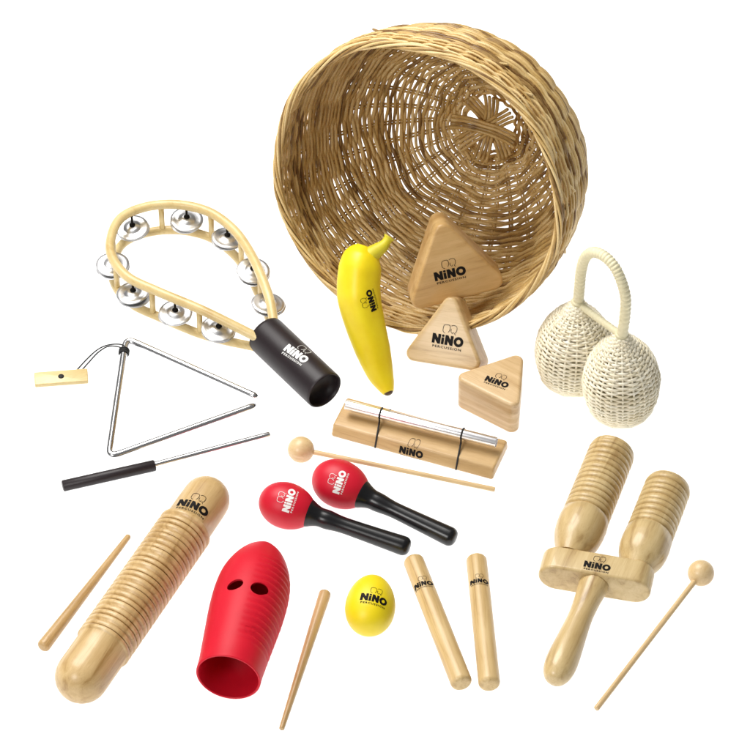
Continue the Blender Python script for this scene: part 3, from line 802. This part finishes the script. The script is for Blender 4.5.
# ------------------------------------------------------------------ maracas
def maraca(c, e, label, lg, sc=1.0):
    k = S(*c, .02) * sc; R = 23.3 * k; C = G(*c, R + .0003); E = G(*e, .0095); d = (E - C).normalized(); L = (E - C).length
    root = empty('maraca', label, 'maraca', V((C.x, C.y, 0)), d, group='pair of red and black maracas')
    a = 29.5 * k; p = []
    for i in range(33):
        t = PI * i / 32 * .81; x = -math.cos(t); p.append((x * a, R * math.sin(t) * (1 - .05 * x)))
    m = M(); lathe(m, C, C + d, p, 64); h = mesh('head', m, 'red_plastic', root)
    xe = p[-1][0]; re = p[-1][1]
    m = M(); q = smooth_tab([(xe - .006, re + .0012), (xe - .0015, re + .0016), (xe + .004, re * .93), (xe + .010, re * .78), (xe + .018, .0094), (xe + .032, .0080), (L * .62, .0082), (L * .85, .0090), (L - .006, .0094), (L - .0015, .0090), (L + .0018, .0066), (L + .003, .0030), (L + .003, .0001)], 6)
    q = [(xe - .006, re - .002)] + q
    lathe(m, C, C + d, q, 48); mesh('handle', m, 'black_plastic', root)
    logo(h, root, *lg, 'ink_white')
maraca((287.5, 506), (407, 547), 'front maraca with red head and black handle, nearer the red guiro', ((285.5, 511), (293, 488.5)))
maraca((341, 484.5), (453, 538), 'back maraca with red head and black handle, nearer the chime bar', ((335.5, 493), (343.5, 470.5)), 1.03)

# ------------------------------------------------------------------ chime bar
def build_chime():
    A = G(331, 437); B = G(492.5, 481); ex = (B - A).normalized(); ey = V((-ex.y, ex.x, 0)); L = (B - A).length
    root = empty('chime_bar', 'single silver tube chime strapped on a natural wood base', 'chime bar', V((A.x, A.y, 0)), ex)
    up = V((0, 0, 1)); rc = .0028; Wd = .047; Hh = .0135; t0, t1 = .007, .042
    circ = [V((rc, rc)), V((Wd - rc, rc)), V((t1, Hh - rc)), V((t0, Hh - rc))]
    m = M(); hullprism(m, circ, rc, A + V((0, 0, .0002)), ey, up, ex, L, .0025, 5, 4)
    b = mesh('wooden_base', m, 'wood_base', root, angle=40)
    zt = .0255; P = G(346, 404.8, zt); Q = G(496.5, 442.5, zt); d = (Q - P).normalized(); LL = (Q - P).length; r = .0052
    m = M(); lathe(m, P, Q, [(.004, 0), (.004, .0042), (.0, .0043), (0, r * .96), (.0006, r), (LL - .0006, r), (LL, r * .96), (LL, .0043), (LL - .004, .0042), (LL - .004, 0)], 48)
    mesh('metal_tube', m, 'aluminium', root, angle=40)
    for px in ((381.5, 412.5), (463, 433)):
        c = P + d * ((G(px[0], px[1], zt) - P).dot(d)); dd = d
        fy = V((-d.y, d.x, 0)); R = r + .0006
        s = [c + fy * (math.cos(a) * R) + up * (math.sin(a) * R) for a in [math.radians(x) for x in (250, 215, 180, 140, 90, 40, 0, -40, -75)]]
        foot = A + ex * ((c - A).dot(ex) + .003); fr = foot + ey * (-.0004) + up * .002
        fr = foot + ey * .0 + up * .0025
        sl = foot + ey * (.0048) + up * (Hh - .0005)
        bk = foot + ey * (.0432) + up * (Hh - .0005); bb = foot + ey * (Wd + .0002) + up * .003
        pts = [fr - ey * .0006, sl - ey * .0006, s[1] - up * .004] + s[1:-1] + [s[-2] - up * .006, bk, bb]
        path = []
        for u_, v_ in zip(pts, pts[1:]): path += [u_ + (v_ - u_) * i / 4 for i in range(4)]
        path.append(pts[-1]); m = M(); tube(m, path, .0009, 8); mesh('elastic_cord', m, 'black_cord', root)
    logo(b, root, (399.5, 449), (423, 455.5))
build_chime()

# ------------------------------------------------------------------ double cane rattle (caxixi)
def build_caxixi():
    root = empty('cane_rattle', 'double white woven cane rattle with wrapped loop handle, standing right of basket', 'cane rattle', G(595, 395), V((1, -.8, 0)))
    necks = []
    for idx, ((bx, by), (nx, ny)) in enumerate((((572, 376), (578, 303)), ((621, 407), (621.5, 335)))):
        k = S(bx, by, .03); Bp = G(bx, by, .004); H = .106; Np = G(nx, ny, H); d = (Np - Bp).normalized(); L = (Np - Bp).length
        e1 = (RIGHT - d * RIGHT.dot(d)).normalized(); e2 = d.cross(e1)
        tab = [(0, .0005 + 27 * k), (.07 * L, 31 * k), (.2 * L, 35.5 * k), (.36 * L, 37.2 * k), (.5 * L, 35.8 * k), (.64 * L, 31 * k), (.78 * L, 22 * k), (.9 * L, 11.5 * k), (1.0 * L, 5.5 * k)]
        prof = smooth_tab(tab, 8)
        # weave() walks a profile whose outward normal is (-dr, dt): keep rim-to-top order
        m = M(); at, Lt = weave(m, Bp, e1, e2, d, prof, .001, 9, .0025, 20, .00125, .0014, 20 + idx, per=12, jit=.0004, sides=6)
        stakes(m, Bp, e1, e2, d, at, 0, Lt, 20, .0013, .0, 31 + idx, tone=.6)
        # scalloped foot border
        pts = []; n = 180
        for i in range(n):
            p = 2 * PI * i / n; s_ = abs(math.sin(p * 5)); rr = (28.0 + 3.2 * s_) * k
            pts.append(Bp + d * (.0006 + .0048 * s_) + (e1 * math.cos(p) + e2 * math.sin(p)) * rr)
        tube(m, pts, .0026, 8, True, .3)
        body = mesh('woven_gourd', m, 'pale_cane', root)
        m = M(); lathe(m, Bp - d * .0005, Bp + d, [(0, 0), (0, 26 * k), (.0015, 27.5 * k), (.003, 26 * k), (.003, 0)], 48); mesh('base_disc', m, 'wrap_cane', root)
        necks.append((Np, d, k))
    N0, N1 = necks[0][0], necks[1][0]; mid = (N0 + N1) / 2; ac = (N1 - N0).normalized()
    H = [(578, 303, N0.z), (579.5, 288, .128), (581, 272, .150), (585, 258, .170), (593, 252.2, .183), (604, 256, .184), (614, 266, .176), (621, 280, .162), (625.5, 297, .142), (625, 315, .125), (622, 336, N1.z)]
    # keep the loop in the vertical plane of the two necks
    pts = []
    nrm = ac.cross(V((0, 0, 1))).normalized()
    for x, y, z in H:
        rd = ray(x, y); t = (N0 - CAM).dot(nrm) / rd.dot(nrm); pts.append(CAM + rd * t)
    dense = crom(pts, 26); m = M(); rad = [.0047 + .0008 * abs(math.sin(i * PI / 6.0)) for i in range(len(dense))]
    tube(m, dense, rad, 16); mesh('loop_handle', m, 'wrap_cane', root)
    m = M(); n = 60; pp = [N0 + (N1 - N0) * i / n - V((0, 0, .001 * math.sin(PI * i / n))) for i in range(n + 1)]
    tube(m, pp, [.0034 + .0004 * abs(math.sin(i * PI / 4)) for i in range(n + 1)], 14); mesh('cross_brace', m, 'wrap_cane', root)
    for Np, d, k in necks:
        m = M()
        for q in range(4):
            c = Np + d * (-.006 + q * .0027); e1 = d.orthogonal().normalized(); e2 = d.cross(e1)
            tube(m, [c + (e1 * math.cos(2 * PI * i / 28) + e2 * math.sin(2 * PI * i / 28)) * (.0062 - .0004 * q) for i in range(28)], .0017, 7, True, .5)
        mesh('neck_binding', m, 'wrap_cane', root)
build_caxixi()
print('verts', sum(len(o.data.vertices) for o in bpy.data.objects if o.type == 'MESH'))
